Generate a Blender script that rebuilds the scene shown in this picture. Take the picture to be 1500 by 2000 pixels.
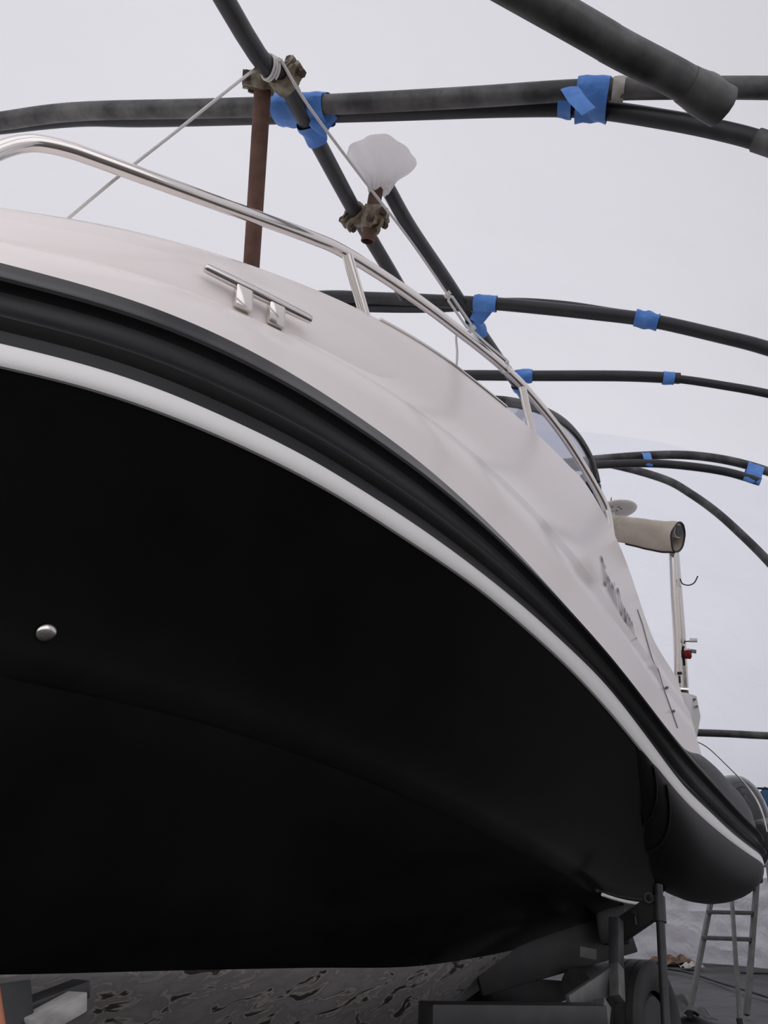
import bpy, math, random
from mathutils import Vector, Matrix, noise

for o in list(bpy.data.objects):
    bpy.data.objects.remove(o)
scene = bpy.context.scene
col = scene.collection
random.seed(7)

# ------------------------------------------------------------------ camera
FPX, PITCH, CAMH = 1450.0, math.radians(27), 0.85
cam_d = bpy.data.cameras.new('camera')
cam_d.sensor_fit = 'VERTICAL'; cam_d.sensor_height = 36.0
cam_d.lens = FPX / 2000.0 * 36.0
cam_d.clip_start = 0.05; cam_d.clip_end = 200
cam = bpy.data.objects.new('camera', cam_d); col.objects.link(cam)
cam.location = (0, 0, CAMH)
cam.rotation_euler = (math.radians(90) + PITCH, 0, 0)
scene.camera = cam

# ------------------------------------------------------------------ overcast sky
world = bpy.data.worlds.new('overcast_sky'); scene.world = world
world.use_nodes = True
bg = world.node_tree.nodes['Background']
bg.inputs[0].default_value = (0.925, 0.915, 0.96, 1)
bg.inputs[1].default_value = 1.36
scene.view_settings.view_transform = 'Standard'
scene.view_settings.look = 'None'
scene.view_settings.gamma = 1.0
scene.view_settings.use_curve_mapping = False
scene.view_settings.exposure = 0.0

# ------------------------------------------------------------------ materials
def new_mat(name):
    m = bpy.data.materials.new(name); m.use_nodes = True
    nt = m.node_tree
    return m, nt, nt.nodes['Principled BSDF']

def mat(name, c, rough=0.5, metal=0.0, c2=None, scale=6.0, detail=4.0, bump=0.0, bscale=None,
        coat=0.0, stretch=(1, 1, 1), lo=0.4, hi=0.65, spec=0.5):
    m, nt, p = new_mat(name)
    p.inputs['Base Color'].default_value = (*c, 1)
    p.inputs['Roughness'].default_value = rough
    p.inputs['Metallic'].default_value = metal
    p.inputs['Coat Weight'].default_value = coat
    p.inputs['Specular IOR Level'].default_value = spec
    tc = nt.nodes.new('ShaderNodeTexCoord'); mp = nt.nodes.new('ShaderNodeMapping')
    mp.inputs['Scale'].default_value = stretch
    nt.links.new(tc.outputs['Object'], mp.inputs[0])
    if c2 is not None:
        n = nt.nodes.new('ShaderNodeTexNoise'); n.inputs['Scale'].default_value = scale
        n.inputs['Detail'].default_value = detail; n.inputs['Roughness'].default_value = 0.6
        r = nt.nodes.new('ShaderNodeValToRGB')
        r.color_ramp.elements[0].color = (*c, 1); r.color_ramp.elements[1].color = (*c2, 1)
        r.color_ramp.elements[0].position = lo; r.color_ramp.elements[1].position = hi
        nt.links.new(mp.outputs[0], n.inputs['Vector']); nt.links.new(n.outputs[0], r.inputs[0])
        nt.links.new(r.outputs[0], p.inputs['Base Color'])
    if bump:
        n2 = nt.nodes.new('ShaderNodeTexNoise'); n2.inputs['Scale'].default_value = bscale or scale
        n2.inputs['Detail'].default_value = 5
        b = nt.nodes.new('ShaderNodeBump'); b.inputs['Strength'].default_value = bump
        b.inputs['Distance'].default_value = 0.02
        nt.links.new(mp.outputs[0], n2.inputs['Vector']); nt.links.new(n2.outputs[0], b.inputs['Height'])
        nt.links.new(b.outputs[0], p.inputs['Normal'])
    return m

def film_mat(name, c, trans=0.75, bump=0.15, scale=1.2, stretch=(1, 1, 1)):
    m = bpy.data.materials.new(name); m.use_nodes = True
    nt = m.node_tree; nt.nodes.clear()
    out = nt.nodes.new('ShaderNodeOutputMaterial')
    t = nt.nodes.new('ShaderNodeBsdfTranslucent'); d = nt.nodes.new('ShaderNodeBsdfDiffuse')
    g = nt.nodes.new('ShaderNodeBsdfGlossy'); g.inputs['Roughness'].default_value = 0.35
    g.inputs['Color'].default_value = (0.8, 0.8, 0.82, 1)
    mx = nt.nodes.new('ShaderNodeMixShader'); mx.inputs[0].default_value = trans
    mg = nt.nodes.new('ShaderNodeMixShader'); mg.inputs[0].default_value = 0.05
    tc = nt.nodes.new('ShaderNodeTexCoord'); mp = nt.nodes.new('ShaderNodeMapping')
    mp.inputs['Scale'].default_value = stretch
    nt.links.new(tc.outputs['Object'], mp.inputs[0])
    n = nt.nodes.new('ShaderNodeTexNoise'); n.inputs['Scale'].default_value = scale; n.inputs['Detail'].default_value = 4
    n.inputs['Distortion'].default_value = 0.8
    r = nt.nodes.new('ShaderNodeValToRGB')
    r.color_ramp.elements[0].color = (c[0]*.94, c[1]*.94, c[2]*.95, 1)
    r.color_ramp.elements[1].color = (*c, 1)
    nt.links.new(mp.outputs[0], n.inputs['Vector']); nt.links.new(n.outputs[0], r.inputs[0])
    b = nt.nodes.new('ShaderNodeBump'); b.inputs['Strength'].default_value = bump; b.inputs['Distance'].default_value = 0.08
    nt.links.new(n.outputs[0], b.inputs['Height'])
    for s in (t, d):
        nt.links.new(r.outputs[0], s.inputs['Color']); nt.links.new(b.outputs[0], s.inputs['Normal'])
    nt.links.new(b.outputs[0], g.inputs['Normal'])
    nt.links.new(d.outputs[0], mx.inputs[1]); nt.links.new(t.outputs[0], mx.inputs[2])
    nt.links.new(mx.outputs[0], mg.inputs[1]); nt.links.new(g.outputs[0], mg.inputs[2])
    nt.links.new(mg.outputs[0], out.inputs[0])
    return m

def bottom_mat():
    m, nt, p = new_mat('worn_bottom_paint')
    tc = nt.nodes.new('ShaderNodeTexCoord')
    mp = nt.nodes.new('ShaderNodeMapping'); mp.inputs['Scale'].default_value = (1.0, 1.0, 1.6)
    n = nt.nodes.new('ShaderNodeTexNoise'); n.inputs['Scale'].default_value = 9; n.inputs['Detail'].default_value = 3
    n.inputs['Distortion'].default_value = 1.0
    r = nt.nodes.new('ShaderNodeValToRGB')
    e = r.color_ramp.elements
    e[0].position = 0.36; e[0].color = (0.07, 0.06, 0.055, 1)
    e[1].position = 0.42; e[1].color = (0.55, 0.51, 0.48, 1)
    x = e.new(0.47); x.color = (0.30, 0.285, 0.285, 1)
    x = e.new(0.62); x.color = (0.38, 0.36, 0.36, 1)
    nt.links.new(tc.outputs['Object'], mp.inputs[0]); nt.links.new(mp.outputs[0], n.inputs['Vector'])
    nt.links.new(n.outputs[0], r.inputs[0]); nt.links.new(r.outputs[0], p.inputs['Base Color'])
    p.inputs['Roughness'].default_value = 0.45
    return m

def glass_mat():
    m = bpy.data.materials.new('tinted_glass'); m.use_nodes = True
    nt = m.node_tree; nt.nodes.clear()
    out = nt.nodes.new('ShaderNodeOutputMaterial')
    t = nt.nodes.new('ShaderNodeBsdfTransparent'); t.inputs[0].default_value = (0.72, 0.73, 0.79, 1)
    g = nt.nodes.new('ShaderNodeBsdfGlossy'); g.inputs['Roughness'].default_value = 0.03
    f = nt.nodes.new('ShaderNodeLayerWeight'); f.inputs[0].default_value = 0.5
    pw = nt.nodes.new('ShaderNodeMath'); pw.operation = 'POWER'; pw.inputs[1].default_value = 3.5
    sc = nt.nodes.new('ShaderNodeMath'); sc.operation = 'MULTIPLY_ADD'; sc.inputs[1].default_value = 0.55; sc.inputs[2].default_value = 0.05
    mx = nt.nodes.new('ShaderNodeMixShader')
    nt.links.new(f.outputs['Facing'], pw.inputs[0]); nt.links.new(pw.outputs[0], sc.inputs[0]); nt.links.new(sc.outputs[0], mx.inputs[0])
    nt.links.new(t.outputs[0], mx.inputs[1]); nt.links.new(g.outputs[0], mx.inputs[2])
    nt.links.new(mx.outputs[0], out.inputs[0])
    return m

M = dict(
    film=film_mat('plastic_sheet', (0.75, 0.745, 0.76)),
    film_end=film_mat('plastic_sheet_end', (0.70, 0.71, 0.75), bump=0.5, scale=1.6, stretch=(1.2, 1.2, 0.5)),
    film_low=film_mat('crumpled_plastic', (0.72, 0.71, 0.72), trans=0.35, bump=0.9, scale=4),
    floor=mat('dark_tarpaulin', (0.025, 0.0245, 0.023), 0.6, c2=(0.075, 0.073, 0.068), scale=2.2, detail=8, bump=0.9, bscale=5),
    ground=mat('pale_bounce_yard', (0.40, 0.39, 0.37), 0.9, c2=(0.48, 0.465, 0.44), scale=9),
    gel=mat('white_gelcoat', (0.90, 0.835, 0.81), 0.17, spec=0.32),
    stripe=mat('white_insert', (0.92, 0.90, 0.885), 0.4),
    rubber=mat('black_rubber', (0.012, 0.0125, 0.014), 0.33, spec=0.4, c2=(0.014, 0.0145, 0.016), scale=14, bump=0.03, bscale=30),
    tube=mat('black_hypalon', (0.009, 0.009, 0.010), 0.42, spec=0.25, c2=(0.012, 0.012, 0.013), scale=5),
    hull=mat('black_gelcoat', (0.0035, 0.0035, 0.004), 0.2, spec=0.3, c2=(0.006, 0.006, 0.006), scale=2.5),
    bottom=bottom_mat(),
    paint_grey=mat('scuffed_grey_paint', (0.42, 0.41, 0.40), 0.5, c2=(0.22, 0.21, 0.2), scale=7, stretch=(1, 1, 3)),
    steel=mat('polished_steel', (0.74, 0.70, 0.67), 0.14, 1.0),
    pipe=mat('black_pvc_pipe', (0.040, 0.040, 0.042), 0.5, c2=(0.20, 0.197, 0.195), scale=7, detail=9, lo=0.42, hi=0.78),
    pipe_clean=mat('dark_pe_pipe', (0.024, 0.025, 0.029), 0.42, c2=(0.045, 0.045, 0.048), scale=9, lo=0.5, hi=0.8),
    tape=mat('blue_tape', (0.075, 0.23, 0.66), 0.55, c2=(0.11, 0.30, 0.74), scale=12, bump=0.35, bscale=30),
    masking=mat('grey_masking_tape', (0.42, 0.40, 0.36), 0.7, bump=0.3, bscale=25),
    rust=mat('rusty_steel', (0.085, 0.036, 0.024), 0.75, c2=(0.13, 0.066, 0.045), scale=16, detail=8, bump=0.2, bscale=60),
    clamp=mat('dirty_galvanised', (0.16, 0.125, 0.075), 0.7, c2=(0.34, 0.31, 0.25), scale=22, detail=6, bump=0.3, bscale=50),
    bolt=mat('rusted_bolt', (0.075, 0.05, 0.038), 0.7, 0.3, c2=(0.13, 0.075, 0.05), scale=30),
    rope=mat('white_rope', (0.72, 0.70, 0.69), 0.8, bump=0.3, bscale=200),
    cloth=film_mat('white_sheet', (0.97, 0.955, 0.95), trans=0.72, bump=0.3, scale=9),
    canvas=mat('beige_canvas', (0.56, 0.49, 0.40), 0.9, c2=(0.66, 0.585, 0.49), scale=7, bump=0.5, bscale=14),
    darktrim=mat('black_trim', (0.012, 0.012, 0.013), 0.4),
    glass=glass_mat(),
    gloss=mat('smoked_gloss', (0.02, 0.022, 0.026), 0.07, coat=0.5),
    red=mat('red_lens', (0.26, 0.012, 0.015), 0.2),
    white=mat('white_plastic', (0.80, 0.77, 0.75), 0.35),
    dim=mat('grey_vinyl', (0.17, 0.17, 0.18), 0.4),
    tyre=mat('tyre_rubber', (0.012, 0.012, 0.012), 0.7, c2=(0.03, 0.029, 0.028), scale=6, bump=0.2, bscale=40),
    frame=mat('trailer_steel', (0.022, 0.022, 0.024), 0.5, 0.2, c2=(0.035, 0.035, 0.036), scale=8),
    galv=mat('galvanised_plate', (0.12, 0.12, 0.12), 0.5, 0.3, c2=(0.08, 0.08, 0.078), scale=10),
    alu=mat('ladder_aluminium', (0.13, 0.127, 0.12), 0.5, 0.3, c2=(0.09, 0.088, 0.085), scale=12),
    wood=mat('old_timber', (0.28, 0.225, 0.17), 0.8, c2=(0.2, 0.155, 0.11), scale=5, stretch=(6, 6, 1)),
    yellow=mat('yellow_paint', (0.42, 0.30, 0.05), 0.6),
    leaf=mat('brown_scraps', (0.10, 0.048, 0.022), 0.85, c2=(0.27, 0.17, 0.10), scale=7, detail=6),
    scrap=mat('pale_scraps', (0.55, 0.54, 0.52), 0.7, c2=(0.36, 0.34, 0.31), scale=5, bump=0.5, bscale=8),
    cable=mat('black_cable', (0.008, 0.008, 0.008), 0.5),
    blue=mat('blue_plastic', (0.004, 0.075, 0.17), 0.4),
    orange=mat('orange_roller', (0.42, 0.16, 0.08), 0.5),
    letter=mat('grey_lettering', (0.075, 0.072, 0.085), 0.35),
)

# ------------------------------------------------------------------ frames of reference
AZ = math.radians(38); CL = -2.3                       # the boat's heading, and its centre line beside the camera
SA, CA = math.sin(AZ), math.cos(AZ)
TA = math.radians(10); ST, CT = math.sin(TA), math.cos(TA)   # the tent hoops stand across this heading

def W(a, l, z):
    """boat: a metres along, l to port of the centre line, z metres above eye level -> world"""
    return Vector((a*SA + (l+CL)*CA, a*CA - (l+CL)*SA, z + CAMH))

def T(t, w, z):
    """tent: t metres along, w across, z above the ground -> world"""
    return Vector((t*ST + w*CT, t*CT - w*ST, z))

def ray(px, py):
    x = (px-750)/FPX; u = (1000-py)/FPX
    return Vector((x, math.cos(PITCH)-u*math.sin(PITCH), math.sin(PITCH)+u*math.cos(PITCH)))
def at_range(px, py, r):
    return Vector((0, 0, CAMH)) + ray(px, py).normalized()*r
def on_boat(px, py, l):
    d = ray(px, py); k = (CL+l)/(d.x*CA - d.y*SA); return Vector((0, 0, CAMH)) + d*k
def on_hoop(px, py, t):
    d = ray(px, py); k = t/(d.x*ST + d.y*CT); return Vector((0, 0, CAMH)) + d*k
def on_ground(px, py, z=0.0):
    d = ray(px, py); k = (z-CAMH)/d.z; return Vector((0, 0, CAMH)) + d*k
def boat_coords(p):
    return (p.x*SA + p.y*CA, p.x*CA - p.y*SA - CL, p.z - CAMH)

def lerp_tab(tab, x):
    """monotone-ish cubic through a table"""
    if x <= tab[0][0]: return tab[0][1]
    if x >= tab[-1][0]: return tab[-1][1]
    n = len(tab)
    for i in range(n-1):
        if tab[i][0] <= x <= tab[i+1][0]:
            x0, y0 = tab[i]; x1, y1 = tab[i+1]; h = x1-x0; d = (y1-y0)/h
            def slope(j):
                if j <= 0 or j >= n-1:
                    k = max(0, min(n-2, j)); return (tab[k+1][1]-tab[k][1])/(tab[k+1][0]-tab[k][0])
                d0 = (tab[j][1]-tab[j-1][1])/(tab[j][0]-tab[j-1][0]); d1 = (tab[j+1][1]-tab[j][1])/(tab[j+1][0]-tab[j][0])
                if d0*d1 <= 0: return 0.0
                return 2*d0*d1/(d0+d1)
            m0, m1 = slope(i), slope(i+1); s = (x-x0)/h
            return ((1+2*s)*(1-s)**2*y0 + s*(1-s)**2*h*m0 + s*s*(3-2*s)*y1 + s*s*(s-1)*h*m1)

def catmull(pts, n=8):
    pts = [Vector(p) for p in pts]
    if len(pts) < 3: return pts
    out = []
    P = [pts[0]*2-pts[1]] + pts + [pts[-1]*2-pts[-2]]
    for i in range(1, len(P)-2):
        p0, p1, p2, p3 = P[i-1:i+3]
        for k in range(n):
            s = k/n
            out.append(0.5*((2*p1)+(p2-p0)*s+(2*p0-5*p1+4*p2-p3)*s*s+(3*p1-p0-3*p2+p3)*s**3))
    out.append(pts[-1])
    return out

# ------------------------------------------------------------------ mesh builder
class MB:
    def __init__(self): self.v = []; self.f = []
    def grid(self, rows, close_u=False, close_v=False):
        b = len(self.v); R = len(rows); C = len(rows[0])
        for r in rows: self.v += [tuple(p) for p in r]
        for i in range(R if close_u else R-1):
            for j in range(C if close_v else C-1):
                i2 = (i+1) % R; j2 = (j+1) % C
                self.f.append((b+i*C+j, b+i*C+j2, b+i2*C+j2, b+i2*C+j))
        return self
    def poly(self, pts):
        b = len(self.v); self.v += [tuple(p) for p in pts]; self.f.append(tuple(range(b, b+len(pts)))); return self
    def tube(self, path, r, n=12, r2=None, up=None, cap=True, wob=0.0):
        """swept ring; r / r2 a number or a function of 0..1"""
        path = [Vector(p) for p in path]; rows = []
        N = len(path); prev = None
        for i, p in enumerate(path):
            t = (path[min(i+1, N-1)]-path[max(i-1, 0)]).normalized()
            if up is not None: u = Vector(up)
            elif prev is not None: u = prev
            else: u = Vector((0, 0, 1)) if abs(t.z) < 0.9 else Vector((1, 0, 0))
            x = (u - t*u.dot(t)).normalized(); y = t.cross(x); prev = x
            s = i/(N-1) if N > 1 else 0
            ra = r(s) if callable(r) else r
            rb = ra if r2 is None else (r2(s) if callable(r2) else r2)
            row = []
            for k in range(n):
                a = 2*math.pi*k/n
                q = p + x*(ra*math.cos(a)) + y*(rb*math.sin(a))
                if wob:
                    q += (q-p).normalized()*wob*noise.noise(q*28)
                row.append(q)
            rows.append(row)
        b = len(self.v)
        self.grid(rows, close_v=True)
        if cap:
            self.f.append(tuple(b+k for k in reversed(range(n))))
            self.f.append(tuple(b+(N-1)*n+k for k in range(n)))
        return self
    def box(self, c, x, y, z):
        """centre and three half-axis vectors"""
        c, x, y, z = map(Vector, (c, x, y, z)); b = len(self.v)
        for sx in (-1, 1):
            for sy in (-1, 1):
                for sz in (-1, 1): self.v.append(tuple(c+x*sx+y*sy+z*sz))
        for q in ((0, 1, 3, 2), (4, 6, 7, 5), (0, 4, 5, 1), (2, 3, 7, 6), (0, 2, 6, 4), (1, 5, 7, 3)):
            self.f.append(tuple(b+k for k in q))
        return self
    def beam(self, p, q, w, h, up=(0, 0, 1)):
        p, q = Vector(p), Vector(q); t = (q-p).normalized(); u = Vector(up)
        s = t.cross(u).normalized(); u = s.cross(t)
        return self.box((p+q)/2, (q-p)/2, s*w/2, u*h/2)
    def build(self, name, m, parent=None, smooth=True, bevel=0.0, sub=0, solid=0.0, label=None):
        me = bpy.data.meshes.new(name); me.from_pydata(self.v, [], self.f); me.validate(); me.update()
        o = bpy.data.objects.new(name, me); col.objects.link(o)
        me.materials.append(M[m] if isinstance(m, str) else m)
        # the mesh's own origin: its lowest centre
        c = Vector([sum(v[i] for v in self.v)/len(self.v) for i in range(3)])
        me.transform(Matrix.Translation(-c))
        o.location = c
        if parent is not None:
            o.parent = parent
            base = Vector(parent['_loc'])
            o.location = c - base
        o['_loc'] = tuple(c)
        if solid:
            md = o.modifiers.new('thickness', 'SOLIDIFY'); md.thickness = solid; md.offset = 0
        if bevel:
            md = o.modifiers.new('bevel', 'BEVEL'); md.width = bevel; md.segments = 2; md.limit_method = 'ANGLE'
        if sub:
            md = o.modifiers.new('subdivision', 'SUBSURF'); md.levels = sub; md.render_levels = sub
        if smooth:
            for p in me.polygons: p.use_smooth = True
            md = o.modifiers.new('edges', 'EDGE_SPLIT'); md.split_angle = math.radians(38)
        if label: o['label'] = label
        return o

def empty(name, loc):
    o = bpy.data.objects.new(name, None); col.objects.link(o); o.location = loc; o['_loc'] = tuple(loc)
    o.empty_display_size = 0.1
    return o
def tag(o, label, cat, group=None):
    o['label'] = label; o['category'] = cat
    if group: o['group'] = group
    return o
def struct(o, label=None):
    o['kind'] = 'structure'
    if label: o['label'] = label
    return o
def tape_path(pts, s0, s1, n=10):
    L = len(pts)-1; out = []
    for k in range(n+1):
        x = (s0+(s1-s0)*k/n)*L; i = min(int(x), L-1); out.append(pts[i].lerp(pts[i+1], x-i))
    return out
def nearest(pts, q):
    """fraction along a path nearest the point"""
    return min(range(len(pts)), key=lambda i: (pts[i]-q).length)/(len(pts)-1)

# ================================================================== THE SETTING
# ground
mb = MB(); n = 110; rows = []
for i in range(n+1):
    row = []
    for j in range(n+1):
        x = -7+18*i/n; y = -5+20*j/n
        p = Vector((x*0.9, y*0.9, 0))
        z = 0.022*noise.noise(p*1.3) + 0.014*abs(noise.noise(p*3.1+Vector((3, 1, 0))))
        row.append((x, y, z-0.008))
    rows.append(row)
mb.grid(rows)
struct(mb.build('floor', 'floor'), 'crumpled dark tarpaulin spread over the tent floor')
mb = MB(); mb.poly([(-60, -60, -0.06), (60, -60, -0.06), (60, 60, -0.06), (-60, 60, -0.06)])
struct(mb.build('floor_yard', 'ground'), 'unseen yard outside the tent, made pale to bounce light')  # unseen ground, toned pale to throw more daylight onto the film

# plastic film tunnel
def tent_profile(t, w_frac_ang, k=1.0):
    wc = -2.2 + 0.4*(min(t, 6.2)-1.65); hw = 4.3; hh = 4.15 + 0.15*(min(t, 6.2)-1.65)
    c, s = math.cos(w_frac_ang), math.sin(w_frac_ang)
    e = 2/2.4
    w = wc + hw*k*math.copysign(abs(c)**e, c); z = hh*k*abs(s)**e
    return w, z
def skin(t0, t1, nt, kfun=None, a0=0.0, a1=math.pi, na=72, wr=0.012):
    rows = []
    for i in range(nt+1):
        t = t0+(t1-t0)*i/nt; row = []
        tt, k = (t, 1.0) if kfun is None else kfun(i/nt)
        for j in range(na+1):
            a = a0+(a1-a0)*j/na
            w, z = tent_profile(tt, a, k)
            p = T(tt, w, z)
            d = noise.noise(p*0.9)*wr*2 + noise.noise(Vector((p.x*3, p.y*3, p.z*1.2)))*wr*(1.0 if z > 0.9 else 2.2)
            if kfun is not None and z < 1.3:
                d += (1.3-z)*0.05*noise.noise(Vector((p.x*2.2, p.y*2.2, p.z*5)))
            cen = T(tt, tent_profile(tt, math.pi/2)[0], 0.6)
            row.append(p + (p-cen).normalized()*d)
        rows.append(row)
    mb = MB(); mb.grid(rows); return mb
struct(skin(0.6, 6.2, 30, a0=0.24).build('ceiling', 'film'), 'white translucent plastic sheet stretched over the hoops')  # near end and right foot left open to let extra sky light in
def dome(s):
    th = s*math.pi/2*0.985
    return 6.2+7.2*math.sin(th), math.cos(th)**0.75
struct(skin(6.2, 9.8, 36, dome, wr=0.02).build('wall_back', 'film_end'), 'wrinkled plastic sheet closing the far end of the tent')

# loose crumpled second layer along the foot of the far wall
rows = []
for i in range(19):
    row = []
    for j in range(141):
        s = i/18; ang = .02+2.2*j/140                      # round the dome foot in plan
        k = 0.93-.03*s
        wc, hw = tent_profile(6.2, math.pi/2)[0], 4.3
        t_ = 6.2+7.1*k*math.sin(ang)**.6; w_ = wc+hw*k*math.copysign(abs(math.cos(ang))**.8, math.cos(ang))
        p = T(t_, w_, 0.98*s+.06*noise.noise(Vector((j*.13, 0, 0)))*s)
        q = Vector((p.x*2.4, p.y*2.4, p.z*6))
        nrm = (p-T(5, wc, p.z)).normalized()
        row.append(p+nrm*(.07*noise.noise(q)+.035*noise.noise(q*2.7)-.10*(1-s)**2))
    rows.append(row)
struct(MB().grid(rows).build('wall_skirt', 'film_low'), 'crumpled loose plastic along the foot of the far wall')

# ================================================================== TENT PIPES
def pipe(name, pts, r, m, label, group, n=14, smooth_n=8):
    p = catmull(pts, smooth_n)
    root = empty(name, min(p, key=lambda v: v.z))
    tag(root, label, 'pipe', group)
    MB().tube(p, r, n).build('pipe_run', m, root)
    return root, p
def wrap(root, path, r, r2=None, m='tape', name='tape_wrap', wob=0.006, up=None, n=20):
    o = MB().tube(path, r, n, r2=r2, wob=wob, up=up, cap=False).build(name, m, root, solid=0.0015)
    return o
G = 'black pipes framing the tent'
def hoop(t, px, ext_r=None, ext_l=None):
    pts = [on_hoop(x, y, t) for x, y in px]
    if ext_r:                                            # one smooth sweep down to the foot of the hoop
        p0, foot = pts[-1], ext_r[0]; d0 = (pts[-1]-pts[-2]).normalized(); L = (foot-p0).length
        c0, c1 = p0+d0*L*.40, foot+Vector((0, 0, L*.42))
        ext_r = []
        for k in range(1, 9):
            u = k/8; ext_r.append(p0*(1-u)**3+c0*3*u*(1-u)**2+c1*3*u*u*(1-u)+foot*u**3)
    return (ext_l or []) + pts + (ext_r or [])
def hoop_foot(t):
    return [T(t, tent_profile(t, 0)[0]-0.16, 0.0)]
def on_line(px, py, p, d):
    """the point of a sight line that lies closest to the line p + d"""
    o = Vector((0, 0, CAMH)); r = ray(px, py).normalized(); d = d.normalized(); w_ = o-p
    b = r.dot(d); k = (b*d.dot(w_)-r.dot(w_))/(1-b*b); return o+r*k
def hoop_left(t, lift=0):
    out = []
    for a in (3.02, 2.75, 2.35, 2.0):
        w, z = tent_profile(t, a); out.append(T(t, w+0.2, z-0.25-lift))
    return [T(t, tent_profile(t, math.pi)[0]+0.15, 0)] + out

t1 = 1.585
root, p = pipe('hoop_pipe', hoop(t1, [(-160, 262), (0, 237), (150, 218), (400, 212), (600, 206), (900, 191), (1100, 178), (1250, 173), (1500, 172), (1640, 180)], hoop_foot(t1), hoop_left(t1, 0.1)), 0.0325, 'pipe',
    'dusty upper grey pipe crossing the top of the picture behind the rusty post', G)
pa = p
# masking-taped end of the inner sleeve
c = nearest(p, on_hoop(1203, 176, t1))
wrap(root, tape_path(p, c-0.0035, c+0.0035, 4), 0.036, m='masking', name='masking_tape', wob=0.012)
t1b = 1.66
root2, p2 = pipe('hoop_pipe', hoop(t1b, [(-160, 268), (0, 247), (150, 232), (300, 232), (700, 221), (1000, 211), (1150, 213), (1300, 234), (1420, 258), (1500, 281), (1600, 320)], hoop_foot(t1b), hoop_left(t1b, 0.16)), 0.0295, 'pipe_clean',
    'smooth black pipe lashed beneath the dusty one and bending down at the right', G)
c = nearest(p2, on_hoop(1478, 274, t1b))
MB().tube(tape_path(p2, c-0.002, c+0.02, 6), 0.0345, 16).build('socket', 'pipe', root2)
# blue tape that binds the two
def bind(root, pA, pB, q0, q1, r, rz, tA, m='tape', wob=0.012):
    c0, c1 = nearest(pA, q0), nearest(pA, q1); d0, d1 = nearest(pB, q0), nearest(pB, q1)
    A = tape_path(pA, c0, c1, 8); B = tape_path(pB, d0, d1, 8)
    mid = [(a+b)/2 for a, b in zip(A, B)]
    up = (B[4]-A[4])
    half_gap = up.length/2
    return wrap(root, mid, half_gap+rz, r, m=m, wob=wob, up=tuple(up.normalized()))
bind(root2, pa, p2, on_hoop(1128, 190, 1.62), on_hoop(1188, 190, 1.62), 0.050, 0.040, t1)
bind(root2, pa, p2, on_hoop(1093, 185, 1.62), on_hoop(1118, 185, 1.62), 0.048, 0.020, t1)
bind(root2, pa, p2, on_hoop(556, 215, 1.62), on_hoop(652, 212, 1.62), 0.050, 0.040, t1)
# slanting strip of the same tape
MB().tube([on_hoop(1112, 172, 1.535), on_hoop(1128, 195, 1.53), on_hoop(1150, 218, 1.545)], 0.004, 8, r2=0.030, wob=0.004, up=(0, 1, 0)).build('tape_strip', 'tape', root2)

# the pipe that comes down from above at the right
qa, qb = at_range(1200, 90, 1.80), at_range(1412, 210, 1.90)
pts = [qa-(qb-qa)*6.5, on_line(1030, -8, qa, qb-qa), at_range(1200, 90, 1.80), at_range(1330, 158, 1.86), at_range(1412, 210, 1.90)]
root, p = pipe('cross_pipe', pts, 0.0355, 'pipe', 'thick dusty pipe slanting down from the top edge to a rough open end', G)
c = nearest(p, at_range(1375, 186, 1.88))
MB().tube(tape_path(p, c-0.10, 1.0, 8), lambda s: 0.0365+0.0045*math.sin(s*3.0)+0.003*s, 18, wob=0.004).build('taped_end', 'pipe', root)

# hoop 2
t2 = 2.93
rootA, p = pipe('hoop_pipe', hoop(t2, [(430, 590), (560, 583), (650, 579), (720, 582), (800, 585), (940, 592), (1000, 596), (1150, 611), (1270, 626), (1400, 655), (1500, 681), (1640, 730)], hoop_foot(t2), hoop_left(t2, 0.1)), 0.0325, 'pipe_clean',
    'long dark pipe arching behind the bow rail with two blue tape bindings', G)
pa = p
t2b = 2.99
rootB, pb = pipe('hoop_pipe', hoop(t2b, [(430, 612), (560, 600), (650, 597), (720, 600), (820, 601), (900, 598), (1000, 592), (1100, 598), (1200, 613), (1262, 621)], None, hoop_left(t2b, 0.2)), 0.027, 'pipe_clean',
    'shorter black pipe tucked against the pipe behind the bow rail', G)
wrap(rootA, tape_path(pa, nearest(pa, on_hoop(926, 590, t2)), nearest(pa, on_hoop(970, 594, t2)), 8), 0.040, wob=0.010)
wrap(rootA, tape_path(pa, nearest(pa, on_hoop(1244, 622, t2)), nearest(pa, on_hoop(1292, 630, t2)), 8), 0.040, 0.042, wob=0.012)

# hoop 3
t3 = 3.95
rootA, p = pipe('hoop_pipe', hoop(t3, [(700, 745), (830, 735), (915, 733), (1040, 734), (1160, 734), (1240, 735), (1328, 739)], None, hoop_left(t3, 0.1)), 0.0345, 'pipe_clean',
    'level dark pipe above the windscreen that ends just past a blue tape ring', G)
wrap(rootA, tape_path(p, nearest(p, on_hoop(1003, 734, t3)), nearest(p, on_hoop(1040, 734, t3)), 6), 0.042, wob=0.012)
wrap(rootA, tape_path(p, nearest(p, on_hoop(1296, 737, t3)), nearest(p, on_hoop(1317, 738, t3)), 5), 0.0385, wob=0.006)
rootB, p = pipe('hoop_pipe', hoop(t3, [(1300, 738), (1340, 742), (1400, 751), (1500, 769), (1620, 800)], hoop_foot(t3)), 0.026, 'pipe_clean',
    'thinner pipe slotted into the level pipe and curving out at the right edge', G)

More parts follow.
